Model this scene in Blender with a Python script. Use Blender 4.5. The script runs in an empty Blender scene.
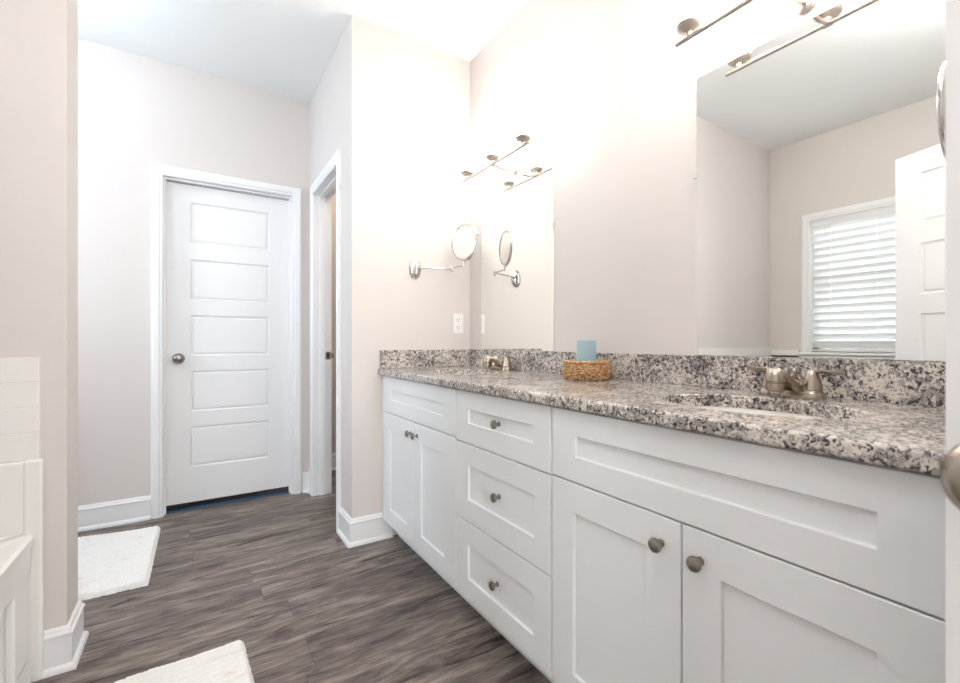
import bpy, bmesh, math, random
from mathutils import Vector, Matrix
random.seed(7)
PI = math.pi
S = bpy.context.scene
C = S.collection
R = math.radians

# ------------------------------------------------------------------ camera, world, exposure
cam_d = bpy.data.cameras.new('camera'); cam = bpy.data.objects.new('camera', cam_d); C.objects.link(cam)
cam_d.sensor_width = 36; cam_d.lens = 457.187/960*36
cam_d.shift_x = -32/960; cam_d.shift_y = 0.3/960
cam_d.clip_start = 0.02
cam.location = (0, 0, 1.07); cam.rotation_euler = (R(90), 0, R(-34.6))
cam_d.dof.use_dof = True; cam_d.dof.focus_distance = 1.9; cam_d.dof.aperture_fstop = 4.5
S.camera = cam
w = bpy.data.worlds.new('world'); S.world = w; w.use_nodes = True
w.node_tree.nodes['Background'].inputs[0].default_value = (.75, .85, 1, 1)
w.node_tree.nodes['Background'].inputs[1].default_value = 1.0
S.view_settings.view_transform = 'Standard'; S.view_settings.look = 'None'
S.view_settings.gamma = 1; S.view_settings.use_curve_mapping = False
S.view_settings.exposure = 1.08

VANITY_BULB = 14.0        # emission of the frosted vanity shades
HALL_LAMP = 13.0
ROOM_FILL = 22.0
DAY = (.86, .93, 1.0)
def area(name, loc, rot, sx, sy, power, col):
    l = bpy.data.lights.new(name, 'AREA'); l.shape = 'RECTANGLE'; l.size = sx; l.size_y = sy
    l.energy = power; l.color = col
    o = bpy.data.objects.new(name, l); C.objects.link(o); o.location = loc; o.rotation_euler = rot
    return o
area('window_daylight', (-1.86, 1.28, 1.6), (0, R(-90), 0), 1.3, 1.1, 12, DAY)          # daylight outside the tub window
area('bedroom_fill', (.1, -3.0, 1.5), (R(90), 0, R(0)), 2.4, 1.9, 100, (.95, .98, 1))  # added fill light behind the camera, no window there

area('hall_fill', (-1.80, 2.85, 1.65), (0, R(-90), 0), 0.8, .6, 13, (.74, .87, 1))      # cool fill light through the added, unseen hall window

# ------------------------------------------------------------------ measures (metres)
D, xn, yn, yd, zc = 1.379, .6715, 2.455, 3.523, 2.787   # mirror wall, nib corner, hall door wall, ceiling
yp, xp, xl = 2.065, -.35, -1.50                         # partition and tub wall
vf, cf, zt, zs = .8076, .826, .9234, 1.0243             # counter front, cabinet front, counter top, splash top
ye = .14                                                # near wall (room face)

# ------------------------------------------------------------------ materials
def lin(c):
    return tuple((x/255/12.92 if x/255 <= .04045 else ((x/255+.055)/1.055)**2.4) for x in c) + (1,)
def mat(name, rgb, rough=.5, metal=0, spec=.5, bump=None, emit=None, coat=0):
    m = bpy.data.materials.new(name); m.use_nodes = True; nt = m.node_tree
    b = nt.nodes['Principled BSDF']
    b.inputs['Base Color'].default_value = lin(rgb); b.inputs['Roughness'].default_value = rough
    b.inputs['Metallic'].default_value = metal; b.inputs['Specular IOR Level'].default_value = spec
    b.inputs['Coat Weight'].default_value = coat
    tc = nt.nodes.new('ShaderNodeTexCoord')
    if bump:
        sc, st, di = bump
        n = nt.nodes.new('ShaderNodeTexNoise'); n.inputs['Scale'].default_value = sc; n.inputs['Detail'].default_value = 4
        nt.links.new(tc.outputs['Object'], n.inputs['Vector'])
        bp = nt.nodes.new('ShaderNodeBump'); bp.inputs['Strength'].default_value = st; bp.inputs['Distance'].default_value = di
        nt.links.new(n.outputs['Fac'], bp.inputs['Height']); nt.links.new(bp.outputs['Normal'], b.inputs['Normal'])
    if emit:
        b.inputs['Emission Color'].default_value = (*emit[0], 1); b.inputs['Emission Strength'].default_value = emit[1]
    return m
def N(nt, t, **kw):
    n = nt.nodes.new(t)
    for k, v in kw.items(): setattr(n, k, v)
    return n
def ramp(nt, fac, stops, interp='LINEAR'):
    r = N(nt, 'ShaderNodeValToRGB'); r.color_ramp.interpolation = interp
    e = r.color_ramp.elements
    while len(e) < len(stops): e.new(.5)
    for k, (p, c) in enumerate(stops): e[k].position = p; e[k].color = c
    nt.links.new(fac, r.inputs[0]); return r
def mixc(nt, fac, a, b, mode='MIX'):
    m = N(nt, 'ShaderNodeMix', data_type='RGBA', blend_type=mode)
    for s, v in ((0, fac), (6, a), (7, b)):
        if hasattr(v, 'is_output'): nt.links.new(v, m.inputs[s])
        else: m.inputs[s].default_value = v
    return m.outputs[2]

M = {}
M['paint'] = mat('wall_paint', (219, 212, 207), .7, spec=.25, bump=(260, .08, .002))
M['ceiling'] = mat('ceiling_paint', (242, 243, 241), .85, spec=.2, bump=(120, .15, .003))
M['trim'] = mat('trim_enamel', (238, 238, 238), .35, spec=.4)
M['door'] = mat('door_enamel', (236, 236, 236), .38, spec=.4)
M['cabinet'] = mat('cabinet_lacquer', (232, 233, 233), .35, spec=.4)
M['cab_in'] = mat('cabinet_box', (205, 200, 190), .6)
M['acrylic'] = mat('tub_acrylic', (238, 236, 232), .12, spec=.5)
M['porcelain'] = mat('sink_porcelain', (240, 236, 230), .12, spec=.5)
M['fixture'] = mat('polished_nickel', (196, 188, 180), .38, 1)
M['nickel'] = mat('brushed_nickel', (176, 164, 151), .26, 1, bump=(400, .05, .0005))
M['nickel_knob'] = mat('satin_nickel_knob', (150, 143, 134), .28, 1)
M['chrome'] = mat('chrome', (205, 203, 200), .1, 1)
M['mirror'] = mat('mirror_silver', (247, 249, 247), 0.0, 1)
M['dark'] = mat('dark_slot', (35, 33, 32), .6)
M['plastic'] = mat('white_plastic', (240, 238, 233), .3)
M['clip'] = mat('clear_clip', (215, 215, 212), .15)
M['gap_light'] = mat('blue_lit_gap', (62, 88, 112), .45)  # blue tone stands for bluish-lit floor under the door
M['glow'] = mat('frosted_shade_lit', (255, 250, 244), .4, emit=((1, .95, .915), VANITY_BULB))
M['hall_glow'] = mat('hall_lamp_glass', (255, 255, 255), .4, emit=((.72, .86, 1), HALL_LAMP))
M['room_fill'] = mat('room_fill_glass', (255, 255, 255), .4, emit=((.97, .98, 1), ROOM_FILL))
M['blue'] = mat('blue_wax', (158, 184, 192), .35, spec=.5, bump=(60, .1, .002))
M['wick'] = mat('candle_wick', (225, 222, 214), .8)
M['hallroom'] = mat('closet_paint', (214, 200, 188), .8, spec=.2)
M['closet_fill'] = mat('closet_fill_glass', (255, 250, 244), .4, emit=((1, .93, .86), 14))
def glassmat():
    m = bpy.data.materials.new('window_glass'); m.use_nodes = True; nt = m.node_tree; b = nt.nodes['Principled BSDF']
    b.inputs['Base Color'].default_value = (1, 1, 1, 1); b.inputs['Roughness'].default_value = 0
    b.inputs['Transmission Weight'].default_value = 1; b.inputs['IOR'].default_value = 1.02
    return m
M['glass'] = glassmat()
def slatmat():
    m = bpy.data.materials.new('blind_slat'); m.use_nodes = True; nt = m.node_tree; b = nt.nodes['Principled BSDF']
    b.inputs['Base Color'].default_value = lin((240, 240, 238)); b.inputs['Roughness'].default_value = .5
    t = N(nt, 'ShaderNodeBsdfTranslucent'); t.inputs[0].default_value = lin((236, 240, 244))
    mx = N(nt, 'ShaderNodeMixShader'); mx.inputs[0].default_value = .10
    nt.links.new(b.outputs[0], mx.inputs[1]); nt.links.new(t.outputs[0], mx.inputs[2])
    nt.links.new(mx.outputs[0], nt.nodes['Material Output'].inputs[0]); return m
M['slat'] = slatmat()

def granite():
    m = bpy.data.materials.new('speckled_granite'); m.use_nodes = True; nt = m.node_tree; L = nt.links.new
    b = nt.nodes['Principled BSDF']; tc = N(nt, 'ShaderNodeTexCoord'); V = tc.outputs['Object']
    dn = N(nt, 'ShaderNodeTexNoise'); dn.inputs['Scale'].default_value = 40; L(V, dn.inputs['Vector'])
    add = N(nt, 'ShaderNodeVectorMath', operation='MULTIPLY_ADD'); L(dn.outputs['Color'], add.inputs[0])
    add.inputs[1].default_value = (.012, .012, .012); L(V, add.inputs[2]); W = add.outputs[0]
    v1 = N(nt, 'ShaderNodeTexVoronoi'); v1.inputs['Scale'].default_value = 130; L(W, v1.inputs['Vector'])
    base = ramp(nt, v1.outputs['Color'], [(0, lin((196, 184, 172))), (.35, lin((222, 213, 203))), (.7, lin((205, 196, 187))), (1, lin((232, 225, 217)))])
    big = N(nt, 'ShaderNodeTexNoise'); big.inputs['Scale'].default_value = 13; big.inputs['Detail'].default_value = 3; L(V, big.inputs['Vector'])
    # grey patches
    g = N(nt, 'ShaderNodeTexNoise'); g.inputs['Scale'].default_value = 75; g.inputs['Detail'].default_value = 5; g.inputs['Roughness'].default_value = .62; L(W, g.inputs['Vector'])
    gm = N(nt, 'ShaderNodeMath', operation='MULTIPLY_ADD'); L(big.outputs['Fac'], gm.inputs[0]); gm.inputs[1].default_value = .35; L(g.outputs['Fac'], gm.inputs[2])
    gr = ramp(nt, gm.outputs[0], [(.655, (0, 0, 0, 1)), (.71, (1, 1, 1, 1))])
    c1 = mixc(nt, gr.outputs[0], base.outputs[0], lin((158, 152, 148)))
    # black mineral threads
    k1 = N(nt, 'ShaderNodeTexNoise'); k1.inputs['Scale'].default_value = 108; k1.inputs['Detail'].default_value = 2.2; k1.inputs['Roughness'].default_value = .6; k1.inputs['Distortion'].default_value = .9; L(W, k1.inputs['Vector'])
    km = N(nt, 'ShaderNodeMath', operation='MULTIPLY_ADD'); L(big.outputs['Fac'], km.inputs[0]); km.inputs[1].default_value = .25; L(k1.outputs['Fac'], km.inputs[2])
    kr = ramp(nt, km.outputs[0], [(.678, (0, 0, 0, 1)), (.700, (1, 1, 1, 1))])
    c2 = mixc(nt, kr.outputs[0], c1, lin((66, 61, 61)))
    fine = N(nt, 'ShaderNodeTexNoise'); fine.inputs['Scale'].default_value = 170; fine.inputs['Detail'].default_value = 3; L(W, fine.inputs['Vector'])
    fr = ramp(nt, fine.outputs['Fac'], [(.60, (0, 0, 0, 1)), (.66, (1, 1, 1, 1))])
    c3 = mixc(nt, fr.outputs[0], c2, lin((104, 98, 96)))
    # rusty flecks
    rs = N(nt, 'ShaderNodeTexNoise'); rs.inputs['Scale'].default_value = 48; rs.inputs['Detail'].default_value = 2
    of = N(nt, 'ShaderNodeVectorMath', operation='ADD'); L(V, of.inputs[0]); of.inputs[1].default_value = (5, 3, 1); L(of.outputs[0], rs.inputs['Vector'])
    rr = ramp(nt, rs.outputs['Fac'], [(.70, (0, 0, 0, 1)), (.74, (1, 1, 1, 1))])
    c4 = mixc(nt, rr.outputs[0], c3, lin((120, 92, 84)))
    L(c4, b.inputs['Base Color']); b.inputs['Roughness'].default_value = .16; b.inputs['Specular IOR Level'].default_value = .5
    return m
M['granite'] = granite()

def planks():
    m = bpy.data.materials.new('vinyl_plank'); m.use_nodes = True; nt = m.node_tree; L = nt.links.new
    b = nt.nodes['Principled BSDF']; tc = N(nt, 'ShaderNodeTexCoord'); sx = N(nt, 'ShaderNodeSeparateXYZ'); L(tc.outputs['Object'], sx.inputs[0])
    def ma(op, a, b_=None, c=None):
        n = N(nt, 'ShaderNodeMath', operation=op)
        for k, v in enumerate((a, b_, c)):
            if v is None: continue
            if hasattr(v, 'is_output'): L(v, n.inputs[k])
            else: n.inputs[k].default_value = v
        return n.outputs[0]
    W_, LN = .178, 1.22
    ry = ma('DIVIDE', sx.outputs[1], W_); row = ma('FLOOR', ry)
    wn = N(nt, 'ShaderNodeTexWhiteNoise', noise_dimensions='1D'); L(row, wn.inputs['W'])
    rx = ma('ADD', ma('DIVIDE', sx.outputs[0], LN), ma('MULTIPLY', wn.outputs['Value'], 7.3)); col = ma('FLOOR', rx)
    cb = N(nt, 'ShaderNodeCombineXYZ'); L(row, cb.inputs[0]); L(col, cb.inputs[1])
    w2 = N(nt, 'ShaderNodeTexWhiteNoise', noise_dimensions='3D'); L(cb.outputs[0], w2.inputs['Vector'])
    # grain coordinates: stretched along x, shifted per plank
    gv = N(nt, 'ShaderNodeCombineXYZ'); L(ma('MULTIPLY', sx.outputs[0], 1.35), gv.inputs[0]); L(ma('MULTIPLY', sx.outputs[1], 7.5), gv.inputs[1])
    L(ma('MULTIPLY', w2.outputs['Value'], 37), gv.inputs[2])
    n1 = N(nt, 'ShaderNodeTexNoise'); n1.inputs['Scale'].default_value = 2.1; n1.inputs['Detail'].default_value = 6; n1.inputs['Roughness'].default_value = .72; n1.inputs['Distortion'].default_value = .6; L(gv.outputs[0], n1.inputs['Vector'])
    gv2 = N(nt, 'ShaderNodeCombineXYZ'); L(ma('MULTIPLY', sx.outputs[0], 5.0), gv2.inputs[0]); L(ma('MULTIPLY', sx.outputs[1], 34.0), gv2.inputs[1]); L(ma('MULTIPLY', w2.outputs['Value'], 11), gv2.inputs[2])
    n2 = N(nt, 'ShaderNodeTexNoise'); n2.inputs['Scale'].default_value = 2.5; n2.inputs['Detail'].default_value = 4; L(gv2.outputs[0], n2.inputs['Vector'])
    c = ramp(nt, n1.outputs['Fac'], [(.33, lin((58, 47, 46))), (.44, lin((96, 84, 80))), (.54, lin((124, 113, 106))), (.66, lin((158, 148, 137)))])
    c = mixc(nt, .18, c.outputs[0], ramp(nt, n2.outputs['Fac'], [(.36, lin((52, 43, 41))), (.64, lin((176, 166, 156)))]).outputs[0])
    tint = ramp(nt, w2.outputs['Value'], [(0, (.86, .84, .86, 1)), (.5, (1, .98, .98, 1)), (1, (1.1, 1.1, 1.06, 1))])
    c = mixc(nt, 1.0, c, tint.outputs[0], 'MULTIPLY')
    kn = N(nt, 'ShaderNodeTexNoise'); kn.inputs['Scale'].default_value = 1.3; kn.inputs['Detail'].default_value = 3; kn.inputs['Distortion'].default_value = 1.5
    gv3 = N(nt, 'ShaderNodeCombineXYZ'); L(ma('MULTIPLY', sx.outputs[0], 1.6), gv3.inputs[0]); L(ma('MULTIPLY', sx.outputs[1], 14.0), gv3.inputs[1]); L(ma('MULTIPLY', w2.outputs['Value'], 71), gv3.inputs[2]); L(gv3.outputs[0], kn.inputs['Vector'])
    kr = ramp(nt, kn.outputs['Fac'], [(.58, (0, 0, 0, 1)), (.70, (1, 1, 1, 1))])
    c = mixc(nt, kr.outputs[0], c, lin((58, 46, 44)))
    fy = ma('FRACT', ry); fx = ma('FRACT', rx)
    ey = ma('MINIMUM', fy, ma('SUBTRACT', 1, fy)); ex = ma('MINIMUM', fx, ma('SUBTRACT', 1, fx))
    seam = ma('MAXIMUM', ma('LESS_THAN', ey, .008), ma('LESS_THAN', ex, .0013))
    c = mixc(nt, ma('MULTIPLY', seam, .28), c, lin((60, 53, 51)))
    L(c, b.inputs['Base Color']); b.inputs['Roughness'].default_value = .48; b.inputs['Specular IOR Level'].default_value = .35
    bp = N(nt, 'ShaderNodeBump'); bp.inputs['Strength'].default_value = .15; bp.inputs['Distance'].default_value = .002
    L(n2.outputs['Fac'], bp.inputs['Height']); L(bp.outputs['Normal'], b.inputs['Normal'])
    return m
M['planks'] = planks()

def rugmat():
    m = bpy.data.materials.new('chenille_mat'); m.use_nodes = True; nt = m.node_tree; L = nt.links.new
    b = nt.nodes['Principled BSDF']; tc = N(nt, 'ShaderNodeTexCoord')
    mp = N(nt, 'ShaderNodeMapping'); mp.inputs['Scale'].default_value = (14, 70, 10); L(tc.outputs['Object'], mp.inputs[0])
    n = N(nt, 'ShaderNodeTexNoise'); n.inputs['Scale'].default_value = 1; n.inputs['Detail'].default_value = 4; L(mp.outputs[0], n.inputs['Vector'])
    r = ramp(nt, n.outputs['Fac'], [(.3, lin((240, 239, 236))), (.6, lin((240, 238, 234))), (.70, lin((230, 220, 212))), (.8, lin((222, 208, 198)))])
    L(r.outputs[0], b.inputs['Base Color']); b.inputs['Roughness'].default_value = .95; b.inputs['Specular IOR Level'].default_value = .1
    n3 = N(nt, 'ShaderNodeTexNoise'); n3.inputs['Scale'].default_value = 260; L(tc.outputs['Object'], n3.inputs['Vector'])
    bp = N(nt, 'ShaderNodeBump'); bp.inputs['Strength'].default_value = .5; bp.inputs['Distance'].default_value = .004
    L(n3.outputs['Fac'], bp.inputs['Height']); L(bp.outputs['Normal'], b.inputs['Normal']); return m
M['rug'] = rugmat()
def wicker():
    m = bpy.data.materials.new('seagrass_weave'); m.use_nodes = True; nt = m.node_tree; L = nt.links.new
    b = nt.nodes['Principled BSDF']; tc = N(nt, 'ShaderNodeTexCoord')
    n = N(nt, 'ShaderNodeTexNoise'); n.inputs['Scale'].default_value = 110; n.inputs['Detail'].default_value = 3; L(tc.outputs['Object'], n.inputs['Vector'])
    r = ramp(nt, n.outputs['Fac'], [(.3, lin((105, 70, 42))), (.45, lin((178, 134, 88))), (.6, lin((214, 176, 128))), (.75, lin((236, 214, 178)))])
    L(r.outputs[0], b.inputs['Base Color']); b.inputs['Roughness'].default_value = .6; return m
M['wicker'] = wicker()

# ------------------------------------------------------------------ mesh helpers
class MB:
    def __init__(s): s.v = []; s.f = []; s.sm = []
    def add(s, vs, fs, smooth=False):
        o = len(s.v); s.v += [tuple(p) for p in vs]
        for f in fs: s.f.append([i+o for i in f]); s.sm.append(smooth)
        return s
    def box(s, a, b):
        x0, y0, z0 = [min(a[i], b[i]) for i in range(3)]; x1, y1, z1 = [max(a[i], b[i]) for i in range(3)]
        return s.add([(x0,y0,z0),(x1,y0,z0),(x1,y1,z0),(x0,y1,z0),(x0,y0,z1),(x1,y0,z1),(x1,y1,z1),(x0,y1,z1)],
                     [(0,3,2,1),(4,5,6,7),(0,1,5,4),(1,2,6,5),(2,3,7,6),(3,0,4,7)])
    def lathe(s, prof, center=(0,0,0), axis=(0,0,1), n=32, smooth=True, sx=1, sy=1):
        """prof: (radius, height) list along axis"""
        ax = Vector(axis).normalized(); q = Vector((0,0,1)).rotation_difference(ax); c = Vector(center)
        vs = []; fs = []
        for r, h in prof:
            for k in range(n):
                a = 2*PI*k/n; vs.append(c + q @ Vector((r*math.cos(a)*sx, r*math.sin(a)*sy, h)))
        for i in range(len(prof)-1):
            for k in range(n):
                k2 = (k+1) % n; fs.append((i*n+k, i*n+k2, (i+1)*n+k2, (i+1)*n+k))
        if prof[0][0] > 1e-5: fs.append(tuple(reversed(range(n))))
        if prof[-1][0] > 1e-5: fs.append(tuple(range((len(prof)-1)*n, len(prof)*n)))
        s.add(vs, fs, smooth); return s
    def tube(s, pts, r, n=14, cap=True, smooth=True):
        pts = [Vector(p) for p in pts]; rr = r if isinstance(r, (list, tuple)) else [r]*len(pts)
        vs = []; fs = []; up = None
        for i, p in enumerate(pts):
            t = (pts[min(i+1, len(pts)-1)] - pts[max(i-1, 0)]).normalized()
            if up is None:
                up = t.orthogonal().normalized()
            else:
                up = (up - t*up.dot(t)).normalized()
            bi = t.cross(up); e = rr[i]; ea, eb = e if isinstance(e, tuple) else (e, e)
            for k in range(n):
                a = 2*PI*k/n; vs.append(p + up*ea*math.cos(a) + bi*eb*math.sin(a))
        for i in range(len(pts)-1):
            for k in range(n):
                k2 = (k+1) % n; fs.append((i*n+k, i*n+k2, (i+1)*n+k2, (i+1)*n+k))
        if cap: fs.append(tuple(reversed(range(n)))); fs.append(tuple(range((len(pts)-1)*n, len(pts)*n)))
        return s.add(vs, fs, smooth)
    def torus(s, center, axis, R_, r, n=48, m=10, smooth=True, sx=1, sy=1):
        ax = Vector(axis).normalized(); q = Vector((0,0,1)).rotation_difference(ax); c = Vector(center); vs = []; fs = []
        for i in range(n):
            a = 2*PI*i/n
            for j in range(m):
                b_ = 2*PI*j/m; rad = R_ + r*math.cos(b_)
                vs.append(c + q @ Vector((rad*math.cos(a)*sx, rad*math.sin(a)*sy, r*math.sin(b_))))
        for i in range(n):
            for j in range(m):
                fs.append((i*m+j, ((i+1) % n)*m+j, ((i+1) % n)*m+(j+1) % m, i*m+(j+1) % m))
        return s.add(vs, fs, smooth)
    def sweep(s, path, prof, lat_sign, n):
        """mitred sweep: path in a plane with normal n; prof points (a, b): a sideways, b along n"""
        n = Vector(n); P = [Vector(p) for p in path]; dirs = [(P[i+1]-P[i]).normalized() for i in range(len(P)-1)]
        lat = [(n.cross(d))*lat_sign for d in dirs]; vs = []
        for i, p in enumerate(P):
            if i == 0: L_ = lat[0]
            elif i == len(P)-1: L_ = lat[-1]
            else:
                h = (lat[i-1]+lat[i]).normalized(); L_ = h/ h.dot(lat[i])
            for a, b_ in prof: vs.append(p + L_*a + n*b_)
        k = len(prof); fs = []
        for i in range(len(P)-1):
            for j in range(k):
                j2 = (j+1) % k; fs.append((i*k+j, i*k+j2, (i+1)*k+j2, (i+1)*k+j))
        fs.append(tuple(range(k))); fs.append(tuple(range((len(P)-1)*k, len(P)*k)))
        return s.add(vs, fs)
def wloc(o):
    p = Vector((0, 0, 0))
    while o: p += o.location; o = o.parent
    return p
def build(name, mb, m, parent=None, local=False, bevel=0, seg=2):
    off = Vector((0, 0, 0)) if (local or parent is None) else wloc(parent)
    me = bpy.data.meshes.new(name); me.from_pydata([tuple(Vector(p)-off) for p in mb.v], [], mb.f)
    bm = bmesh.new(); bm.from_mesh(me); bmesh.ops.remove_doubles(bm, verts=bm.verts, dist=1e-6)
    bmesh.ops.recalc_face_normals(bm, faces=bm.faces); bm.to_mesh(me); bm.free()
    if any(mb.sm):
        for p in me.polygons: p.use_smooth = True
        try: me.set_sharp_from_angle(angle=R(40))
        except Exception: pass
    me.materials.append(m)
    o = bpy.data.objects.new(name, me); C.objects.link(o); o.parent = parent
    if bevel:
        b = o.modifiers.new('bevel', 'BEVEL'); b.width = bevel; b.segments = seg; b.limit_method = 'ANGLE'; b.angle_limit = R(35)
    return o
def tag(o, label, cat, group=None):
    o['label'] = label; o['category'] = cat
    if group: o['group'] = group
    return o
def thing(name, label, cat, loc=(0,0,0), rz=0, group=None):
    o = bpy.data.objects.new(name, None); C.objects.link(o); o.location = loc; o.rotation_euler = (0, 0, rz)
    o.empty_display_size = .05
    return tag(o, label, cat, group)
def struct(name, mb, m, parent=None, **k):
    o = build(name, mb, m, parent, **k)
    if parent is None: o['kind'] = 'structure'
    return o
def sroot(name, loc=(0,0,0), rz=0):
    o = bpy.data.objects.new(name, None); C.objects.link(o); o.location = loc; o.rotation_euler = (0,0,rz); o['kind'] = 'structure'; return o

# ------------------------------------------------------------------ room shell
T = .12
BX0, BX1, BY0 = -2.2, 2.6, -3.6      # bedroom behind the doorway
struct('floor', MB().box((-2.4, -3.8, -.1), (2.8, 4.2, 0)), M['planks'])
struct('ceiling', MB().box((-2.4, -3.8, zc), (2.8, 4.2, zc+.1)), M['ceiling'])
struct('wall_right', MB().box((D, -.05, 0), (D+T, 4.1, zc)), M['paint'])
# nib and side wall of the hall with its doorway (y 2.735..3.385)
oy0, oy1, oh = 2.735, 3.385, 2.093
struct('wall_vanity_end', MB().box((xn, yn, 0), (D, yn+.115, zc)), M['paint'])
m_ = MB().box((xn, yn+.115, 0), (xn+.115, oy0-.015, zc)).box((xn, oy1+.015, 0), (xn+.115, yd+.12, zc)).box((xn, oy0-.015, oh+.015), (xn+.115, oy1+.015, zc))
struct('wall_hall_right', m_, M['paint'])
# hall end wall with the door (x -.167..549)
dx0, dx1, dh = -.167, .549, 2.09
m_ = MB().box((xl, yd, 0), (dx0-.02, yd+.12, zc)).box((dx1+.02, yd, 0), (xn, yd+.12, zc)).box((dx0-.02, yd, dh+.02), (dx1+.02, yd+.12, zc))
struct('wall_back', m_, M['paint'])
struct('wall_closet', MB().box((xn+.115, 4.0, 0), (D, 4.1, zc)), M['hallroom'])
struct('wall_behind_door', MB().box((xl, 4.0, 0), (xn, 4.1, zc)), M['hallroom'])
# tub wall with window opening
wy0, wy1, wz0, wz1 = .83, 1.74, .985, 2.08
m_ = MB().box((xl-T, ye-T, 0), (xl, wy0, zc)).box((xl-T, wy1, 0), (xl, 2.5, zc)).box((xl-T, 3.2, 0), (xl, 4.1, zc)).box((xl-T, 2.5, 0), (xl, 3.2, 1.2)).box((xl-T, 2.5, 2.1), (xl, 3.2, zc)).box((xl-T, wy0, 0), (xl, wy1, wz0)).box((xl-T, wy0, wz1), (xl, wy1, zc))
struct('wall_left', m_, M['paint'])
struct('wall_partition', MB().box((xl, yp, 0), (xp, yp+.165, zc)), M['paint'])
# near wall with the entry opening the camera looks through
ex0, ex1 = -.075, .80
m_ = MB().box((BX0, ye-T, 0), (ex0, ye, zc)).box((ex1, ye-T, 0), (BX1, ye, zc)).box((ex0, ye-T, 2.09), (ex1, ye, zc))
struct('wall_front', m_, M['paint'])
m_ = MB().box((BX0, BY0-T, 0), (BX1, BY0, zc)).box((BX0-T, BY0-T, 0), (BX0, ye, zc)).box((BX1, BY0-T, 0), (BX1+T, ye, zc))
struct('wall_bedroom', m_, M['paint'])
struct('wall_bedroom_stub', MB().box((.33, -.72, 0), (1.5, -.60, zc)), M['paint'])

# baseboards
BB = [(0, 0), (.026, 0), (.026, .007), (.023, .015), (.017, .021), (.0135, .022), (.0135, .112), (.0165, .115), (.0165, .121), (.011, .127), (.008, .137), (.003, .141), (0, .141)]
def baseboard(name, path, sign): struct(name, MB().sweep([(x, y, 0) for x, y in path], BB, sign, (0, 0, 1)), M['trim'])
baseboard('baseboard_back', [(xl, yd), (dx0-.062, yd)], -1)
baseboard('baseboard_back_corner', [(dx1+.068, yd), (xn, yd), (xn, oy1+.075)], -1)
baseboard('baseboard_vanity_end', [(xn, oy0-.062), (xn, yn), (cf+.06, yn)], -1)
baseboard('baseboard_partition', [(xl, yp+.165), (xp, yp+.165), (xp, yp), (-.41, yp)], 1)
baseboard('baseboard_closet', [(xn+.115, 4.0), (D, 4.0)], -1)

# casings
CS = [(0, 0), (0, .009), (.006, .014), (.018, .014), (.022, .018), (.050, .020), (.056, .016), (.061, .016), (.061, 0)]
def casing(name, path, sign, n): return struct(name, MB().sweep(path, CS, sign, n), M['trim'])
casing('trim_1', [(dx0, yd, 0), (dx0, yd, dh), (dx1, yd, dh), (dx1, yd, 0)], 1, (0, -1, 0))
casing('trim_2', [(xn, oy1, 0), (xn, oy1, oh), (xn, oy0, oh), (xn, oy0, 0)], 1, (-1, 0, 0))
casing('trim_3', [(xl, wy0, wz0), (xl, wy0, wz1), (xl, wy1, wz1), (xl, wy1, wz0)], 1, (1, 0, 0))
# jambs with stops
def jamb_y(name, x0, x1, y0, y1, h, sy0, sy1):
    m = MB().box((x0-.018, y0, 0), (x0, y1, h)).box((x1, y0, 0), (x1+.018, y1, h)).box((x0-.018, y0, h), (x1+.018, y1, h+.018))
    m.box((x0, sy0, 0), (x0+.011, sy1, h-.011)).box((x1-.011, sy0, 0), (x1, sy1, h-.011)).box((x0, sy0, h-.011), (x1, sy1, h))
    return struct(name, m, M['trim'], bevel=.0015)
jamb_y('trim_4', dx0, dx1, yd, yd+.12, dh, yd+.018, yd+.058)
m_ = MB().box((xn, oy0-.014, 0), (xn+.115, oy0, oh)).box((xn, oy1, 0), (xn+.115, oy1+.014, oh)).box((xn, oy0-.014, oh), (xn+.115, oy1+.014, oh+.014))
m_.box((xn+.035, oy0, 0), (xn+.070, oy0+.011, oh-.011)).box((xn+.035, oy1-.011, 0), (xn+.070, oy1, oh-.011)).box((xn+.035, oy0, oh-.011), (xn+.070, oy1, oh))
jb = struct('trim_5', m_, M['trim'], bevel=.0015)
sp = build('strike_plate', MB().box((xn+.073, oy1-.0025, .945), (xn+.108, oy1, 1.0)).box((xn+.108, oy1-.014, .955), (xn+.125, oy1-.011, .99)), M['nickel_knob'], jb, bevel=.001)
build('latch_hole', MB().box((xn+.082, oy1-.0035, .957), (xn+.097, oy1-.002, .988)), M['dark'], sp)
struct('door_gap_strip', MB().box((dx0, yd+.03, 0), (dx1, yd+.115, .006)), M['gap_light'], bevel=.002)  # bluish light in the door gap, put into the strip's colour

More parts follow.
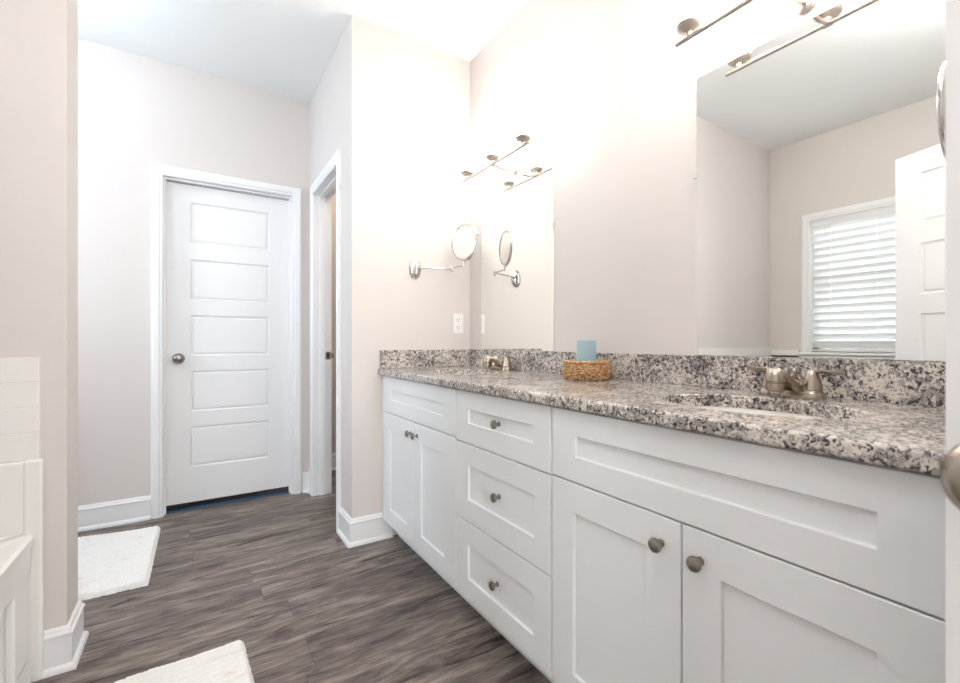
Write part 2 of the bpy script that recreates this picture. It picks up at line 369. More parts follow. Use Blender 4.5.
# ------------------------------------------------------------------ panel doors
def panel_door(root, w, h, t, z0, panels, material, px0, px1):
    """slab in local x 0..w, y 0..t; front face y=0 and back face y=t both carry sunk panels"""
    mb = MB()
    zs_ = [z0]
    for a, b in sorted(panels): zs_ += [a, b]
    zs_.append(z0+h)
    for face in (0, 1):
        y = 0 if face == 0 else t; d = 1 if face == 0 else -1
        mb.add([(0,y,z0),(px0,y,z0),(px0,y,z0+h),(0,y,z0+h)], [(0,1,2,3)]).add([(px1,y,z0),(w,y,z0),(w,y,z0+h),(px1,y,z0+h)], [(0,1,2,3)])
        for i in range(0, len(zs_), 2): mb.add([(px0,y,zs_[i]),(px1,y,zs_[i]),(px1,y,zs_[i+1]),(px0,y,zs_[i+1])], [(0,1,2,3)])
        for a, b in panels:
            rings = []
            for ins, dep in ((0, 0), (.004, .006), (.010, .0075), (.020, .003), (.024, .003)):
                yy = y+d*dep; rings.append([(px0+ins,yy,a+ins),(px1-ins,yy,a+ins),(px1-ins,yy,b-ins),(px0+ins,yy,b-ins)])
            for r0, r1 in zip(rings, rings[1:]):
                mb.add(r0+r1, [(k, (k+1) % 4, 4+(k+1) % 4, 4+k) for k in range(4)])
            mb.add(rings[-1], [(0,1,2,3)])
    mb.add([(0,0,z0),(w,0,z0),(w,t,z0),(0,t,z0),(0,0,z0+h),(w,0,z0+h),(w,t,z0+h),(0,t,z0+h)], [(0,1,2,3),(4,5,6,7),(1,2,6,5),(0,3,7,4)])
    return build('slab', mb, material, root, local=True)
def door_knob(root, x, y, z, d, mt, q=1):
    """round knob on a rosette; axis along local y with direction d"""
    k = MB().lathe([(a*q, b) for a, b in [(.033, 0), (.033, .004), (.029, .008), (.012, .010), (.011, .028), (.013, .032), (.022, .036), (.0275, .044), (.028, .052), (.024, .061), (.014, .066), (0, .067)]], (x, y, z), (0, d, 0), 40)
    return build('door_knob', k, mt, root, local=True)
P5 = [(.265, .525), (.622, .882), (.981, 1.241), (1.340, 1.600), (1.705, 1.965)]
d1 = sroot('door_1', (dx0+.003, yd+.06, 0))
panel_door(d1, dx1-dx0-.006, 2.03+.003, .035, .042, P5, M['door'], .131, .581)
door_knob(d1, .070, 0, .965, -1, M['nickel_knob'])
# entry leaf folded open on the left, seen in the big mirror
P5b = [(.235, .495), (.595, .855), (.955, 1.215), (1.315, 1.575), (1.675, 1.935)]
d2 = sroot('door_2', (-.082, .162, 0), math.atan2(.937, -.35))
panel_door(d2, .735, 2.03, .035, .015, P5b, M['door'], .12, .615)
door_knob(d2, .665, .035, .93, 1, M['nickel']); 
# leaf on the right edge of the frame
d3 = sroot('door_3', (.590-.71*math.sin(R(21))+.0215, .118-.71*math.cos(R(21))-.0083, 0), math.atan2(math.cos(R(21)), math.sin(R(21))))
panel_door(d3, .71, 2.03, .035, .015, P5b, M['door'], .12, .59)
door_knob(d3, .646, .035, .960, 1, M['nickel'], 1.2)

# ------------------------------------------------------------------ window over the tub
wn = sroot('window_1', (xl, 1.285, wz0))
fr = MB()
for a, b in (((xl-.10, wy0, wz0), (xl-.045, wy0+.045, wz1)), ((xl-.10, wy1-.045, wz0), (xl-.045, wy1, wz1)), ((xl-.10, wy0, wz1-.045), (xl-.045, wy1, wz1)), ((xl-.10, wy0, wz0), (xl-.045, wy1, wz0+.05)), ((xl-.10, wy0, 1.50), (xl-.06, wy1, 1.54))):
    fr.box(a, b)
build('window_frame', fr, M['trim'], wn, bevel=.002)
build('pane', MB().box((xl-.082, wy0+.03, wz0+.03), (xl-.078, wy1-.03, wz1-.03)), M['glass'], wn)
rv = MB().box((xl-.118, wy0-.001, wz0), (xl, wy0+.006, wz1)).box((xl-.118, wy1-.006, wz0), (xl, wy1+.001, wz1)).box((xl-.118, wy0, wz1-.006), (xl, wy1, wz1+.001))
build('window_reveal', rv, M['trim'], wn)
build('window_sill', MB().box((xl-.118, wy0-.075, wz0-.022), (xl+.03, wy1+.075, wz0)), M['trim'], wn, bevel=.004)
w2 = sroot('hall_fill_window', (xl, 2.85, 1.2))  # unseen window, added to let cool light into the hall
fr = MB()
for a, b in (((xl-.10, 2.5, 1.2), (xl-.05, 2.54, 2.1)), ((xl-.10, 3.16, 1.2), (xl-.05, 3.2, 2.1)), ((xl-.10, 2.54, 2.06), (xl-.05, 3.16, 2.1)), ((xl-.10, 2.54, 1.2), (xl-.05, 3.16, 1.24)), ((xl-.09, 2.54, 1.63), (xl-.06, 3.16, 1.67))): fr.box(a, b)
build('window_frame', fr, M['trim'], w2, bevel=.002)
build('window_sill', MB().box((xl-.118, 2.46, 1.178), (xl+.03, 3.24, 1.2)), M['trim'], w2, bevel=.004)
casing('trim_7', [(xl, 2.5, 1.2), (xl, 2.5, 2.1), (xl, 3.2, 2.1), (xl, 3.2, 1.2)], 1, (1, 0, 0))  # casing of the added hall window
bl = thing('window_blind', 'white horizontal slat blind lowered in the window over the tub', 'blind', (xl-.02, 1.285, wz1-.03))
build('headrail', MB().box((xl-.044, wy0+.008, wz1-.05), (xl-.004, wy1-.008, wz1-.006)), M['slat'], bl, bevel=.002)
sl = MB(); z = wz1-.078; ca, sa = math.cos(R(66)), math.sin(R(66))
while z > wz0+.045:
    hw, th = .0315, .0016; cx_, ys0, ys1 = xl-.024, wy0+.012, wy1-.012; vs = []
    for yy in (ys0, ys1):
        for u, v in ((-hw, 0), (0, .003), (hw, 0), (hw, -th), (0, .003-th), (-hw, -th)):
            vs.append((cx_ + u*ca - v*sa, yy, z + u*sa + v*ca))
    sl.add(vs, [(k, (k+1) % 6, 6+(k+1) % 6, 6+k) for k in range(6)] + [tuple(range(6)), tuple(range(6, 12))])
    z -= .0595
build('slats', sl, M['slat'], bl)
build('bottom_rail', MB().box((xl-.044, wy0+.012, wz0+.006), (xl-.006, wy1-.012, wz0+.022)), M['slat'], bl, bevel=.002)
for yy in (wy0+.15, 1.285, wy1-.15):
    build('ladder_tape', MB().box((xl-.006, yy-.0015, wz0+.02), (xl-.005, yy+.0015, wz1-.05)), M['slat'], bl)

# ------------------------------------------------------------------ bathtub with surround
tb = thing('bathtub', 'white glossy acrylic bathtub against the partition wall on the left', 'bathtub', (-.95, 1.2, 0))
tx0, tx1, ty0, ty1, tz = xl+.03, -.415, .50, yp-.03, .475
def tub_mesh():
    mb = MB(); n = 48; cx0, cy0 = (tx0+tx1)/2, (ty0+ty1)/2
    def ring(rx, ry, z, p=3.2):
        out = []
        for k in range(n):
            a = 2*PI*k/n; c_, s_ = math.cos(a), math.sin(a)
            out.append((cx0+rx*math.copysign(abs(c_)**(2/p), c_), cy0+ry*math.copysign(abs(s_)**(2/p), s_), z))
        return out
    hx, hy = (tx1-tx0)/2, (ty1-ty0)/2
    rings = [ring(hx, hy, tz-.03, 60), ring(hx, hy, tz-.008, 60), ring(hx-.008, hy-.008, tz, 60), ring(hx-.09, hy-.12, tz, 5), ring(hx-.105, hy-.14, tz-.012, 4), ring(hx-.15, hy-.2, .22, 3.4), ring(hx-.2, hy-.28, .11, 3), ring(hx-.3, hy-.4, .09, 3)]
    vs = [p for r in rings for p in r]; fs = []
    for i in range(len(rings)-1):
        for k in range(n): fs.append((i*n+k, i*n+(k+1) % n, (i+1)*n+(k+1) % n, (i+1)*n+k))
    fs.append(tuple(range((len(rings)-1)*n, len(rings)*n)))
    return mb.add(vs, fs, True)
build('basin', tub_mesh(), M['acrylic'], tb)
ap = MB().box((tx1-.05, ty0, 0), (tx1-.032, ty1, tz-.025)).box((tx1-.034, ty0, 0), (tx1-.012, ty1, .09)).box((tx1-.034, ty0, tz-.12), (tx1-.012, ty1, tz-.028))
ap.box((tx1-.034, ty1-.16, .09), (tx1-.012, ty1, tz-.12)).box((tx1-.034, ty0, .09), (tx1-.012, ty0+.14, tz-.12)).box((tx0, ty0, 0), (tx1-.05, ty0+.02, tz-.03))
build('apron', ap, M['acrylic'], tb, bevel=.008, seg=3)
sr = MB().box((tx0, yp-.03, tz-.02), (tx1+.003, yp-.001, .697)).box((tx1-.030, yp-.034, 0), (tx1+.013, yp-.0012, .6985))
build('surround_ledge', sr, M['acrylic'], tb, bevel=.008, seg=3)
E_ = [.697, .784, .863, .943, 1.021]
mb = MB()
for a, b in zip(E_, E_[1:]): mb.box((xl+.002, yp-.016, a+.0002), (-.412, yp-.001, b-.0002))
build('surround_panel', mb, M['acrylic'], tb, bevel=.0014)
mb = MB()
for a, b in zip([.48, .56, .64, .72, .80, .88], [.56, .64, .72, .80, .88, .955]): mb.box((xl+.001, .5, a+.0008), (xl+.016, yp-.018, b-.0008))
mb.box((xl+.001, wy1+.08, .882), (xl+.016, yp-.018, 1.0))
build('surround_panel', mb, M['acrylic'], tb, bevel=.0014)

# ------------------------------------------------------------------ vanity cabinets
cb = cf+.019   # carcass face
def shaker(y0, y1, z0, z1, py0, py1, pz0, pz1, parent, name, material=None):
    """front facing -x between y0..y1, z0..z1 with a sunk panel"""
    mb = MB(); x = cf; xb = cb
    O = [(x,y0,z0),(x,y1,z0),(x,y1,z1),(x,y0,z1)]
    def ring(dx, ins): return [(x+dx,py0+ins,pz0+ins),(x+dx,py1-ins,pz0+ins),(x+dx,py1-ins,pz1-ins),(x+dx,py0+ins,pz1-ins)]
    e = .0015
    O0 = [(xb,y0,z0),(xb,y1,z0),(xb,y1,z1),(xb,y0,z1)]; O1 = [(x+e,y0,z0),(x+e,y1,z0),(x+e,y1,z1),(x+e,y0,z1)]
    O2 = [(x,y0+e,z0+e),(x,y1-e,z0+e),(x,y1-e,z1-e),(x,y0+e,z1-e)]
    rs = [O0, O1, O2, ring(0, -.001), ring(.001, 0), ring(.008, .0015)]
    for a, b in zip(rs, rs[1:]): mb.add(a+b, [(k, (k+1) % 4, 4+(k+1) % 4, 4+k) for k in range(4)])
    mb.add(rs[-1], [(0,1,2,3)]).add(O0, [(0,1,2,3)])
    return build(name, mb, M['cabinet'], parent)
def knob(y, z, parent):
    k = MB().lathe([(.009, 0), (.009, .002), (.0055, .004), (.005, .012), (.007, .0145), (.0145, .0175), (.0158, .021), (.0145, .0255), (.009, .029), (0, .0302)], (cf, y, z), (-1, 0, 0), 28)
    build('knob', k, M['nickel_knob'], parent)
zk, zb, zu = .112, .112, .888
def carcass(y0, y1, parent):
    th = .016; mb = MB()
    mb.box((cb+.0005, y0, zb), (D-.004, y0+th, zu)).box((cb+.0005, y1-th, zb), (D-.004, y1, zu)).box((cb+.0005, y0+th, zb), (D-.004, y1-th, zb+th)).box((D-.02, y0+th, zb+th), (D-.004, y1-th, zu))
    mb.box((cb+.0005, y0+th, zu-.05), (cb+.018, y1-th, zu)).box((cb+.0005, y0+th, .672), (cb+.018, y1-th, .716)).box((cb+.0005, y0+th, zb+th), (cb+.018, y0+.04, zu-.05)).box((cb+.0005, y1-.04, zb+th), (cb+.018, y1-th, zu-.05))
    build('body', mb, M['cabinet'], parent)
    build('toe_kick', MB().box((cb+.072, y0, 0), (cb+.088, y1, zb)), M['cabinet'], parent)
# end cabinet: false front over two doors
ZT = .886
c1 = thing('vanity_cabinet', 'white shaker sink cabinet with two narrow doors at the far end', 'cabinet', (cf+.27, 2.0, 0), 0, 'white vanity cabinets')
carcass(1.5805, 2.445, c1)
shaker(1.583, 2.412, .701, ZT, 1.683, 2.305, .768, .820, c1, 'false_front')
a = shaker(2.0015, 2.412, .115, .697, 2.086, 2.316, .197, .614, c1, 'door'); knob(2.029, .642, a)
a = shaker(1.583, 1.9985, .115, .697, 1.683, 1.914, .197, .614, c1, 'door'); knob(1.957, .642, a)
build('filler_strip', MB().box((cf+.006, 2.4145, .112), (cb, yn-.001, .888)), M['cabinet'], c1)
c2 = thing('drawer_cabinet', 'white shaker cabinet with three stacked drawers in the middle of the vanity', 'cabinet', (cf+.27, 1.29, 0), 0, 'white vanity cabinets')
carcass(1.0015, 1.5785, c2)
a = shaker(1.004, 1.5765, .694, ZT, 1.087, 1.484, .768, .820, c2, 'drawer'); knob(1.273, .797, a)
a = shaker(1.004, 1.5765, .405, .690, 1.082, 1.484, .487, .614, c2, 'drawer'); knob(1.273, .556, a)
a = shaker(1.004, 1.5765, .115, .401, 1.087, 1.486, .194, .320, c2, 'drawer'); knob(1.283, .262, a)
c3 = thing('vanity_cabinet', 'white shaker sink cabinet with two wide doors nearest the camera', 'cabinet', (cf+.27, .58, 0), 0, 'white vanity cabinets')
carcass(.160, .9995, c3)
shaker(.162, .998, .697, ZT, .250, .903, .764, .818, c3, 'false_front')
a = shaker(.582, .998, .115, .693, .673, .911, .182, .614, c3, 'door'); knob(.630, .636, a)
a = shaker(.162, .578, .115, .693, .249, .493, .182, .611, c3, 'door'); knob(.537, .633, a)

# ------------------------------------------------------------------ countertop with two oval cut-outs
ct = thing('countertop', 'speckled grey and cream granite countertop with two oval sink cut-outs', 'countertop', (1.1, 1.3, zt-.033))
SK = [(1.078, .565), (1.078, 1.97)]; srx, sry = .155, .222
def slab():
    mb = MB(); x0, x1, y0, y1 = vf+.008, D-.001, ye+.005, yn-.001; zb_ = zt-.033; n = 64
    cuts = [y0]
    for _, cy in SK: cuts += [cy-.26, cy+.26]
    cuts.append(y1)
    for i in range(0, len(cuts), 2):
        a, b = cuts[i], cuts[i+1]
        for z in (zt, zb_): mb.add([(x0,a,z),(x1,a,z),(x1,b,z),(x0,b,z)], [(0,1,2,3)])
    for cx, cy in SK:
        a, b = cy-.26, cy+.26
        ell, box_ = [], []
        angs = sorted([2*PI*k/n for k in range(n)] + [math.atan2(sy-cy, sx-cx) % (2*PI) for sx in (x0, x1) for sy in (a, b)])
        for t in angs:
            c_, s_ = math.cos(t), math.sin(t); r = 1/math.sqrt((c_/srx)**2+(s_/sry)**2); ell.append((cx+r*c_, cy+r*s_))
            k = min([(x1-cx)/c_ if c_ > 1e-9 else 9, (x0-cx)/c_ if c_ < -1e-9 else 9, (b-cy)/s_ if s_ > 1e-9 else 9, (a-cy)/s_ if s_ < -1e-9 else 9])
            box_.append((cx+k*c_, cy+k*s_))
        m = len(angs); e = .003
        def rg(pts, z, grow=0):
            return [(cx+(px-cx)*(1+grow/srx), cy+(py-cy)*(1+grow/sry), z) for px, py in pts]
        R_ = [[(p[0], p[1], zt) for p in box_], rg(ell, zt, e), rg(ell, zt-e), rg(ell, zb_), [(p[0], p[1], zb_) for p in box_]]
        vs = [p for r in R_ for p in r]; fs = []
        for i in range(4):
            for k in range(m): fs.append((i*m+k, i*m+(k+1) % m, (i+1)*m+(k+1) % m, (i+1)*m+k))
        mb.add(vs, fs)
    # eased front edge
    pr = [(x0, zt), (vf+.004, zt-.001), (vf+.001, zt-.004), (vf, zt-.008), (vf, zb_+.006), (vf+.002, zb_+.002), (x0, zb_)]
    vs = [(px, y0, pz) for px, pz in pr] + [(px, y1, pz) for px, pz in pr]; k = len(pr)
    mb.add(vs, [(i, i+1, k+i+1, k+i) for i in range(k-1)] + [tuple(range(k)), tuple(range(k, 2*k))])
    mb.add([(x0,y0,zt),(x1,y0,zt),(x1,y0,zb_),(x0,y0,zb_)], [(0,1,2,3)]).add([(x0,y1,zt),(x1,y1,zt),(x1,y1,zb_),(x0,y1,zb_)], [(0,1,2,3)]).add([(x1,y0,zt),(x1,y1,zt),(x1,y1,zb_),(x1,y0,zb_)], [(0,1,2,3)])
    return mb
build('slab', slab(), M['granite'], ct)
tag(build('backsplash', MB().box((D-.021, ye+.005, zt+.0003), (D-.001, yn-.001, zs)), M['granite'], bevel=.0015), 'long speckled granite backsplash strip below the two wall mirrors', 'backsplash')
tag(build('side_splash', MB().box((vf+.012, yn-.021, zt+.0003), (D-.0215, yn-.001, zs)), M['granite'], bevel=.0015), 'short speckled granite splash strip on the wall below the outlet', 'backsplash')

def copy_tree(o, parent=None):
    c = o.copy(); C.objects.link(c); c.parent = parent
    for ch in list(o.children): copy_tree(ch, c)
    return c

# undermount sinks
def make_sink():
    cx, cy = SK[0]; t = thing('undermount_sink', 'white oval undermount sink in the counter section nearest the camera', 'sink', (cx, cy, zt-.18), 0, 'oval sinks in the vanity')
    prof = [(1.02+.12, -.0335), (1.02, -.0335), (1.0, -.037), (.97, -.07), (.88, -.12), (.66, -.155), (.36, -.168), (.13, -.170)]
    mb = MB(); n = 56; vs = []; fs = []
    for r, h in prof:
        for k in range(n): a = 2*PI*k/n; vs.append((cx+srx*r*math.cos(a), cy+sry*r*math.sin(a), zt+h))
    for r, h in reversed(prof):
        for k in range(n): a = 2*PI*k/n; vs.append((cx+srx*(r+.04)*math.cos(a), cy+sry*(r+.04)*math.sin(a), zt+h-.008))
    for i in range(2*len(prof)-1):
        for k in range(n): fs.append((i*n+k, i*n+(k+1) % n, (i+1)*n+(k+1) % n, (i+1)*n+k))
    mb.add(vs, fs, True); build('basin', mb, M['porcelain'], t)
    build('drain', MB().lathe([(.0, -.1695), (.010, -.1690), (.014, -.1675), (.026, -.1672), (.030, -.169), (.030, -.182), (0, -.182)][::-1], (cx, cy, zt), (0, 0, 1), 32), M['nickel'], t)
    return t
s1 = make_sink(); s2 = copy_tree(s1); s2.location.y = SK[1][1]; s2['label'] = 'white oval undermount sink at the far end of the counter'

# faucets
def make_faucet():
    fx, fy = 1.298, .578; z0 = zt+.0003
    t = thing('bathroom_faucet', 'brushed nickel two-handle faucet behind the sink nearest the camera', 'faucet', (fx, fy, z0), 0, 'brushed nickel faucets')
    def stad(hl, r, z):   # stadium outline along y
        out = []
        for k in range(20): a = PI*k/19; out.append((r*math.cos(a), hl+r*math.sin(a), z))
        for k in range(20): a = PI+PI*k/19; out.append((r*math.cos(a), -hl+r*math.sin(a), z))
        return out
    rings = [stad(.053, .028, 0), stad(.053, .0285, .004), stad(.053, .0275, .014), stad(.052, .025, .0185), stad(.05, .015, .0195)]
    n = 40; vs = [p for r in rings for p in r]; fs = [(i*n+k, i*n+(k+1) % n, (i+1)*n+(k+1) % n, (i+1)*n+k) for i in range(4) for k in range(n)]
    fs += [tuple(range(n)), tuple(range(4*n, 5*n))]
    build('base_plate', MB().add(vs, fs, True), M['nickel'], t, local=True)
    # spout: rises from the plate and leans over the bowl
    pts = [(.010, 0, .010), (.002, 0, .022), (-.014, 0, .036), (-.034, 0, .049), (-.054, 0, .060), (-.082, 0, .064)]
    rad = [(.020, .044), (.016, .034), (.0145, .024), (.0145, .018), (.015, .0175), (.012, .016)]
    mb = MB(); vs = []; m = 28
    for i, p in enumerate(pts):
        q0 = Vector(pts[max(i-1, 0)]); q1 = Vector(pts[min(i+1, 5)]); tt = (q1-q0).normalized(); nn = Vector((0, 1, 0)); up = nn.cross(tt)
        for k in range(m): a = 2*PI*k/m; vs.append(Vector(p)+up*rad[i][0]*math.cos(a)+nn*rad[i][1]*math.sin(a))
    fs = [(i*m+k, i*m+(k+1) % m, (i+1)*m+(k+1) % m, (i+1)*m+k) for i in range(5) for k in range(m)] + [tuple(range(m)), tuple(range(5*m, 6*m))]
    so = build('spout', mb.add(vs, fs, True), M['nickel'], t, local=True)
    build('spout_head', MB().lathe([(0, .021), (.0165, .021), (.0175, .024), (.0215, .026), (.0225, .044), (.0205, .0455), (.0205, .0475), (.0232, .049), (.0236, .060), (.0215, .070), (.016, .0785), (.008, .083), (0, .084)], (-.087, 0, -.004), (.08, 0, 1), 36), M['nickel'], so, local=True)
    build('aerator', MB().lathe([(0, 0), (.0145, 0), (.0152, .002), (.0152, .012), (0, .012)], (-.0865, 0, .008), (.08, 0, 1), 32), M['nickel_knob'], so, local=True)
    build('lift_rod', MB().lathe([(.0028, 0), (.0028, .034), (.006, .036), (.0062, .042), (.003, .046), (0, .046)], (.019, 0, .03), (0, 0, 1), 16), M['nickel'], t, local=True)
    for sgn in (-1, 1):
        y = sgn*.0505
        h = build('handle', MB().lathe([(.0235, .017), (.0240, .021), (.0225, .0225), (.0225, .024), (.0235, .025), (.0225, .034), (.0195, .048), (.0160, .060), (.0125, .069), (.0075, .0745), (0, .076)], (0, y, 0), (0, 0, 1), 32), M['nickel'], t, local=True)
        lp = [(0, y-sgn*.002, .064), (0, y+sgn*.012, .0715), (-.001, y+sgn*.026, .072), (-.002, y+sgn*.043, .069), (-.003, y+sgn*.058, .071), (-.003, y+sgn*.068, .076)]
        build('lever', MB().tube(lp, [(.008, .009), (.006, .0085), (.0042, .008), (.0036, .0082), (.0036, .0082), (.0022, .006)], 16), M['nickel'], h, local=True)
    return t
f1 = make_faucet(); f2 = copy_tree(f1); f2.location.y = 1.98; f2['label'] = 'brushed nickel two-handle faucet at the far sink by the vanity end wall'

# ------------------------------------------------------------------ mirrors
def wall_mirror(y0, y1, z0, z1, label):
    t = thing('wall_mirror', label, 'mirror', (D, (y0+y1)/2, z0), 0, 'frameless vanity mirrors')
    mb = MB(); x = D-.006; e = .002
    A = [(D-.0005,y0,z0),(D-.0005,y1,z0),(D-.0005,y1,z1),(D-.0005,y0,z1)]; B = [(x+e,y0,z0),(x+e,y1,z0),(x+e,y1,z1),(x+e,y0,z1)]; Cc = [(x,y0+e,z0+e),(x,y1-e,z0+e),(x,y1-e,z1-e),(x,y0+e,z1-e)]
    for p, q in ((A, B), (B, Cc)): mb.add(p+q, [(k, (k+1) % 4, 4+(k+1) % 4, 4+k) for k in range(4)])
    mb.add(Cc, [(0,1,2,3)]).add(A, [(0,1,2,3)])
    build('mirror_glass', mb, M['mirror'], t)
    for yy, s in ((y1, 1), (y0, -1)):
        for zz in (z0+.26*(z1-z0)*2.5, ):
            build('clip', MB().box((D-.009, yy-s*.006, zz-.009), (D-.0061, yy+s*.008, zz+.009)).box((D-.009, yy+s*.0005, zz-.009), (D-.0005, yy+s*.008, zz+.009)), M['clip'], t, bevel=.001)
    return t
wall_mirror(.248, .908, zs+.0005, 1.949, 'large frameless wall mirror nearest the camera, reflecting the window blind')
wall_mirror(1.649, 2.309, zs+.0005, 1.935, 'frameless wall mirror at the far end, reflecting the vanity end wall')

# ------------------------------------------------------------------ vanity light bars
def vanity_light():
    yc, zl, bx = .574, 1.996, -.145
    t = thing('vanity_light', 'three-lamp brushed nickel light bar above the mirror nearest the camera', 'wall light', (D, yc, zl), 0, 'vanity light bars')
    build('wall_plate', MB().lathe([(.024, 0), (.024, .006), (.020, .010), (.010, .014), (0, .014)], (-.0005, 0, 0), (-1, 0, 0), 40), M['fixture'], t, local=True)
    build('arm', MB().tube([(-.015, 0, 0), (-.05, 0, -.012), (-.09, 0, -.012), (-.125, 0, -.004), (bx, 0, 0)], .006), M['fixture'], t, local=True)
    build('bar', MB().tube([(bx, -.31, 0), (bx, .31, 0)], .0068, 16).lathe([(.009, -.012), (.010, 0), (.009, .012)], (bx, 0, 0), (0, 1, 0), 20), M['fixture'], t, local=True)
    for y in (-.265, 0, .265):
        c = build('socket_cup', MB().lathe([(.008, 0), (.009, .012), (.014, .014), (.030, .019), (.037, .025), (.039, .032), (.036, .034)], (bx, y, .004), (0, 0, 1), 36), M['fixture'], t, local=True)
        g = MB().lathe([(.020, .030), (.032, .034), (.040, .050), (.047, .085), (.052, .125), (.055, .150), (.051, .150), (.0, .140)], (bx, y, .004), (0, 0, 1), 36)
        build('glass_shade', g, M['glow'], c, local=True)
    return t
v1 = vanity_light(); v2 = copy_tree(v1); v2.location = (D, 1.962, 1.970); v2['label'] = 'three-lamp brushed nickel light bar above the far mirror'

# ------------------------------------------------------------------ swing-arm magnifying mirrors
def magnifier(base, elbow, hinge, centre, nrm, wall_n, label, flat=False):
    t = thing('magnifying_mirror', label, 'mirror', base, 0, 'round swing-arm magnifying mirrors')
    b = Vector(base); wnv = Vector(wall_n); e = Vector(elbow); h = Vector(hinge); c = Vector(centre); nv = Vector(nrm).normalized()
    mb = MB().lathe([(.036, 0), (.036, .005), (.030, .011), (.016, .015), (0, .016)], b, wnv, 36, sx=1, sy=1)
    # stretch the plate upright
    mb.v = [(x, y, b.z+(z-b.z)*1.6) for x, y, z in mb.v]
    build('wall_plate', mb, M['chrome'], t)
    build('hub', MB().lathe([(.009, -.03), (.009, .03)], b+wnv*.024, (0, 0, 1), 20), M['chrome'], t)
    build('screw', MB().lathe([(.004, 0), (.0035, .002), (0, .0025)], b+wnv*.0125+Vector((0, 0, .042)), wnv, 14), M['dark'], t)
    build('screw', MB().lathe([(.004, 0), (.0035, .002), (0, .0025)], b+wnv*.0125-Vector((0, 0, .042)), wnv, 14), M['dark'], t)
    build('arm', MB().tube([b+wnv*.026+Vector((0, 0, .004)), e+Vector((0, 0, .004))], .0042), M['chrome'], t)
    build('elbow_joint', MB().lathe([(.006, -.014), (.007, -.012), (.007, .014), (.005, .016)], e, (0, 0, 1), 18), M['chrome'], t)
    build('arm', MB().tube([e+Vector((0, 0, .006)), h+Vector((0, 0, -.006))], .004).lathe([(.006, -.012), (.006, .012)], h, (0, 0, 1), 16), M['chrome'], t)
    side = Vector((0, 0, 1)).cross(nv).normalized(); Rr = .100
    yk = [c + (side*math.cos(a)+Vector((0, 0, 1))*math.sin(a))*(Rr+.010) for a in [R(d) for d in range(-100, 15, 8)]]
    build('yoke', MB().tube([h, yk[0]+Vector((0, 0, -.004))] , .004).tube(yk, .0035, 10).lathe([(.006, -.012), (.006, .006)], yk[-1], side, 14), M['chrome'], t)
    f = build('rim', MB().torus(c, nv, Rr-.003, .0075, 56, 12), M['chrome'], t)
    build('mirror_disc', MB().lathe([(0, -.004), (Rr-.004, -.003), (Rr-.004, .003), (0, .004)], c, nv, 48), M['mirror'], f)
    return t
def az(d): return (math.sin(R(d)), -math.cos(R(d)), 0)
magnifier((1.022, yn, 1.483), (1.2254, 2.39, 1.492), (1.2335, 2.262, 1.505), (1.2335, 2.26, 1.628), az(-77), (0, -1, 0), 'round chrome swing-arm magnifying mirror mounted on the vanity end wall')
magnifier((1.022, ye, 1.395), (1.20, .205, 1.400), (1.2335, .249, 1.412), (1.2335, .249, 1.520), az(2), (0, 1, 0), 'round chrome magnifying mirror cut by the door at the right edge')

# ------------------------------------------------------------------ outlet on the vanity end wall
ou = thing('wall_outlet', 'white duplex outlet plate on the wall above the far splash', 'outlet', (1.297, yn, 1.18))
build('cover_plate', MB().box((1.262, yn-.006, 1.120), (1.332, yn-.0005, 1.240)), M['plastic'], ou, bevel=.003)
for z in (1.158, 1.202):
    rc = build('receptacle', MB().lathe([(.0165, 0), (.0165, .003), (.0155, .0035)], (1.297, yn-.006, z), (0, -1, 0), 28), M['plastic'], ou)
    build('slots', MB().box((1.2895, yn-.0105, z-.001), (1.2915, yn-.0092, z+.008)).box((1.3025, yn-.0105, z-.001), (1.3045, yn-.0092, z+.007)).box((1.295, yn-.0105, z-.011), (1.299, yn-.0092, z-.007)), M['dark'], rc)

# ------------------------------------------------------------------ basket and candle
BC = (1.262, 1.315)
bk = thing('woven_basket', 'small round woven tan basket on the granite counter between the sinks', 'basket', (BC[0], BC[1], zt))
wv = MB(); rows = 8; ns = 36
for i in range(rows):
    zz = zt+.006+i*.0078; rr = .083+.007*math.sin(PI*i/(rows-1))
    pts = []
    for k in range(ns*4+1):
        a = 2*PI*k/(ns*4); ww = .0028*math.cos(a*ns/2+PI*i)
        pts.append((BC[0]+(rr+ww)*math.cos(a), BC[1]+(rr+ww)*math.sin(a), zz+.0012*math.sin(a*9+i)))
    wv.tube(pts, [(.0048, .0052)]*len(pts), 7, cap=False)
build('woven_wall', wv, M['wicker'], bk)
build('rim', MB().torus((BC[0], BC[1], zt+.068), (0, 0, 1), .086, .006, 64, 10).torus((BC[0], BC[1], zt+.0045), (0, 0, 1), .083, .004, 64, 8), M['wicker'], bk)
build('base', MB().lathe([(0, .002), (.078, .002), (.078, .007), (0, .007)], (BC[0], BC[1], zt), (0, 0, 1), 40), M['wicker'], bk)
cn = thing('candle', 'pale blue pillar candle standing in the woven basket', 'candle', (BC[0]+.004, BC[1]+.003, zt+.0075))
build('wax_body', MB().lathe([(.036, 0), (.0385, .002), (.0385, .141), (.0365, .1445), (.031, .1445), (.027, .140), (0, .138)], cn.location, (0, 0, 1), 48), M['blue'], cn)
build('wick', MB().tube([cn.location+Vector((0, 0, .137)), cn.location+Vector((.001, .001, .148))], .001, 8), M['wick'], cn)

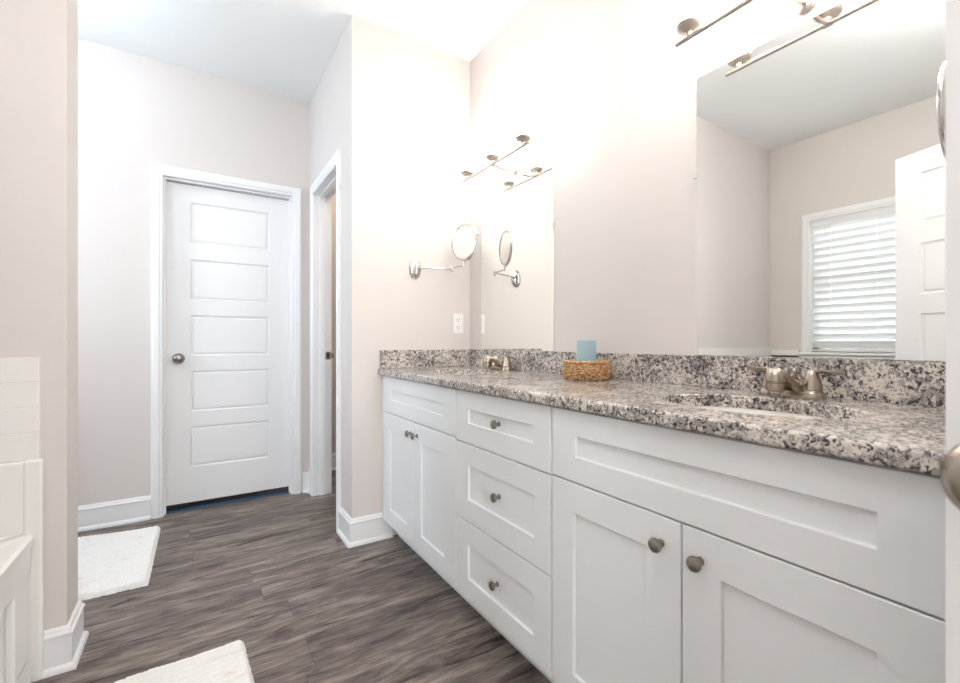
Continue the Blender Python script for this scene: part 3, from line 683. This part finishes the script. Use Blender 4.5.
# ------------------------------------------------------------------ bath mats
def mat_rug(corners, label, rows_dir, seed):
    """corners: A(front-left) B(front-right) C(back-right) D(back-left)"""
    rnd = random.Random(seed); A, B, Cc, Dd = [Vector((*c, 0)) for c in corners]
    nu, nv = 90, 240; cen = (A+B+Cc+Dd)/4
    t = thing('bath_mat', label, 'bath mat', (cen.x, cen.y, 0), 0, 'fluffy white bath mats')
    jl = [rnd.uniform(-1, 1) for _ in range(nv+1)]; jr = [rnd.uniform(-1, 1) for _ in range(nv+1)]; jb = [rnd.uniform(-1, 1) for _ in range(nu+1)]; jf = [rnd.uniform(-1, 1) for _ in range(nu+1)]
    vs = []; fs = []
    lenv = ((Dd-A).length+(Cc-B).length)/2
    for j in range(nv+1):
        for i in range(nu+1):
            u, v = i/nu, j/nv; p = A*(1-u)*(1-v)+B*u*(1-v)+Cc*u*v+Dd*(1-u)*v
            if i in (0, nu): p.x += (jl[j] if i == 0 else jr[j])*.002
            if j in (0, nv): p.y += (jf[i] if j == 0 else jb[i])*.004
            edge = min(i, nu-i, j*1.0, nv-j)
            hgt = .010*min(1, edge/2.0)
            hgt += .013*abs(math.sin(v*lenv/.026*PI+.5*math.sin(u*9+jl[min(j//24, nv)]*3)))*min(1, edge/3)+rnd.uniform(-1, 1)*.0020*(edge > 0)
            vs.append((p.x, p.y, max(.001, hgt+.002)))
    for j in range(nv):
        for i in range(nu): a = j*(nu+1)+i; fs.append((a, a+1, a+nu+2, a+nu+1))
    build('pile', MB().add(vs, fs, True), M['rug'], t)
    q = [A, B, Cc, Dd]; q = [cen+(p-cen)*.985 for p in q]
    build('backing', MB().add([(p.x, p.y, .0005) for p in q]+[(p.x, p.y, .003) for p in q], [(0,1,2,3),(4,5,6,7)]+[(k, (k+1) % 4, 4+(k+1) % 4, 4+k) for k in range(4)]), M['rug'], t)
    return t
mat_rug([(-.70, 2.565), (-.174, 2.555), (-.169, 3.295), (-.70, 3.365)], 'white fluffy bath mat in the hall before the panel door', 0, 3)
mat_rug([(-.335, 1.10), (.172, 1.12), (.138, 1.882), (-.345, 1.858)], 'white fluffy bath mat beside the tub, cut by the bottom edge', 0, 5)

# ------------------------------------------------------------------ unseen ceiling lamps; room and small-room globes added for fill
def globe(x, y, m, label, r=.11, drop=.05):
    t = thing('ceiling_lamp', label, 'ceiling light', (x, y, zc), 0, 'white globe ceiling lamps')
    build('canopy', MB().lathe([(.065, 0), (.065, -.012), (.055, -.022), (.03, -.028), (.03, -.028-drop)], (x, y, zc-.0005), (0, 0, 1), 40), M['nickel'], t)
    zz = -.026-drop
    build('glass_globe', MB().lathe([(.034, zz)]+[(r*math.sin(a), zz-r*.95*(1-math.cos(a))) for a in [R(d) for d in range(20, 180, 10)]]+[(0, zz-r*1.9)], (x, y, zc), (0, 0, 1), 40), m, t)
globe(-.70, 2.80, M['hall_glow'], 'white globe ceiling lamp in the hall behind the partition wall', .10, .04)
globe(.05, .45, M['room_fill'], 'added white globe fill lamp near the entry above the camera', .12, .05)  # unseen globe added to brighten the room and its ceiling
globe(1.08, 3.2, M['closet_fill'], 'added white globe fill lamp in the small room behind the open doorway', .10, .04)  # unseen globe added to brighten the small room
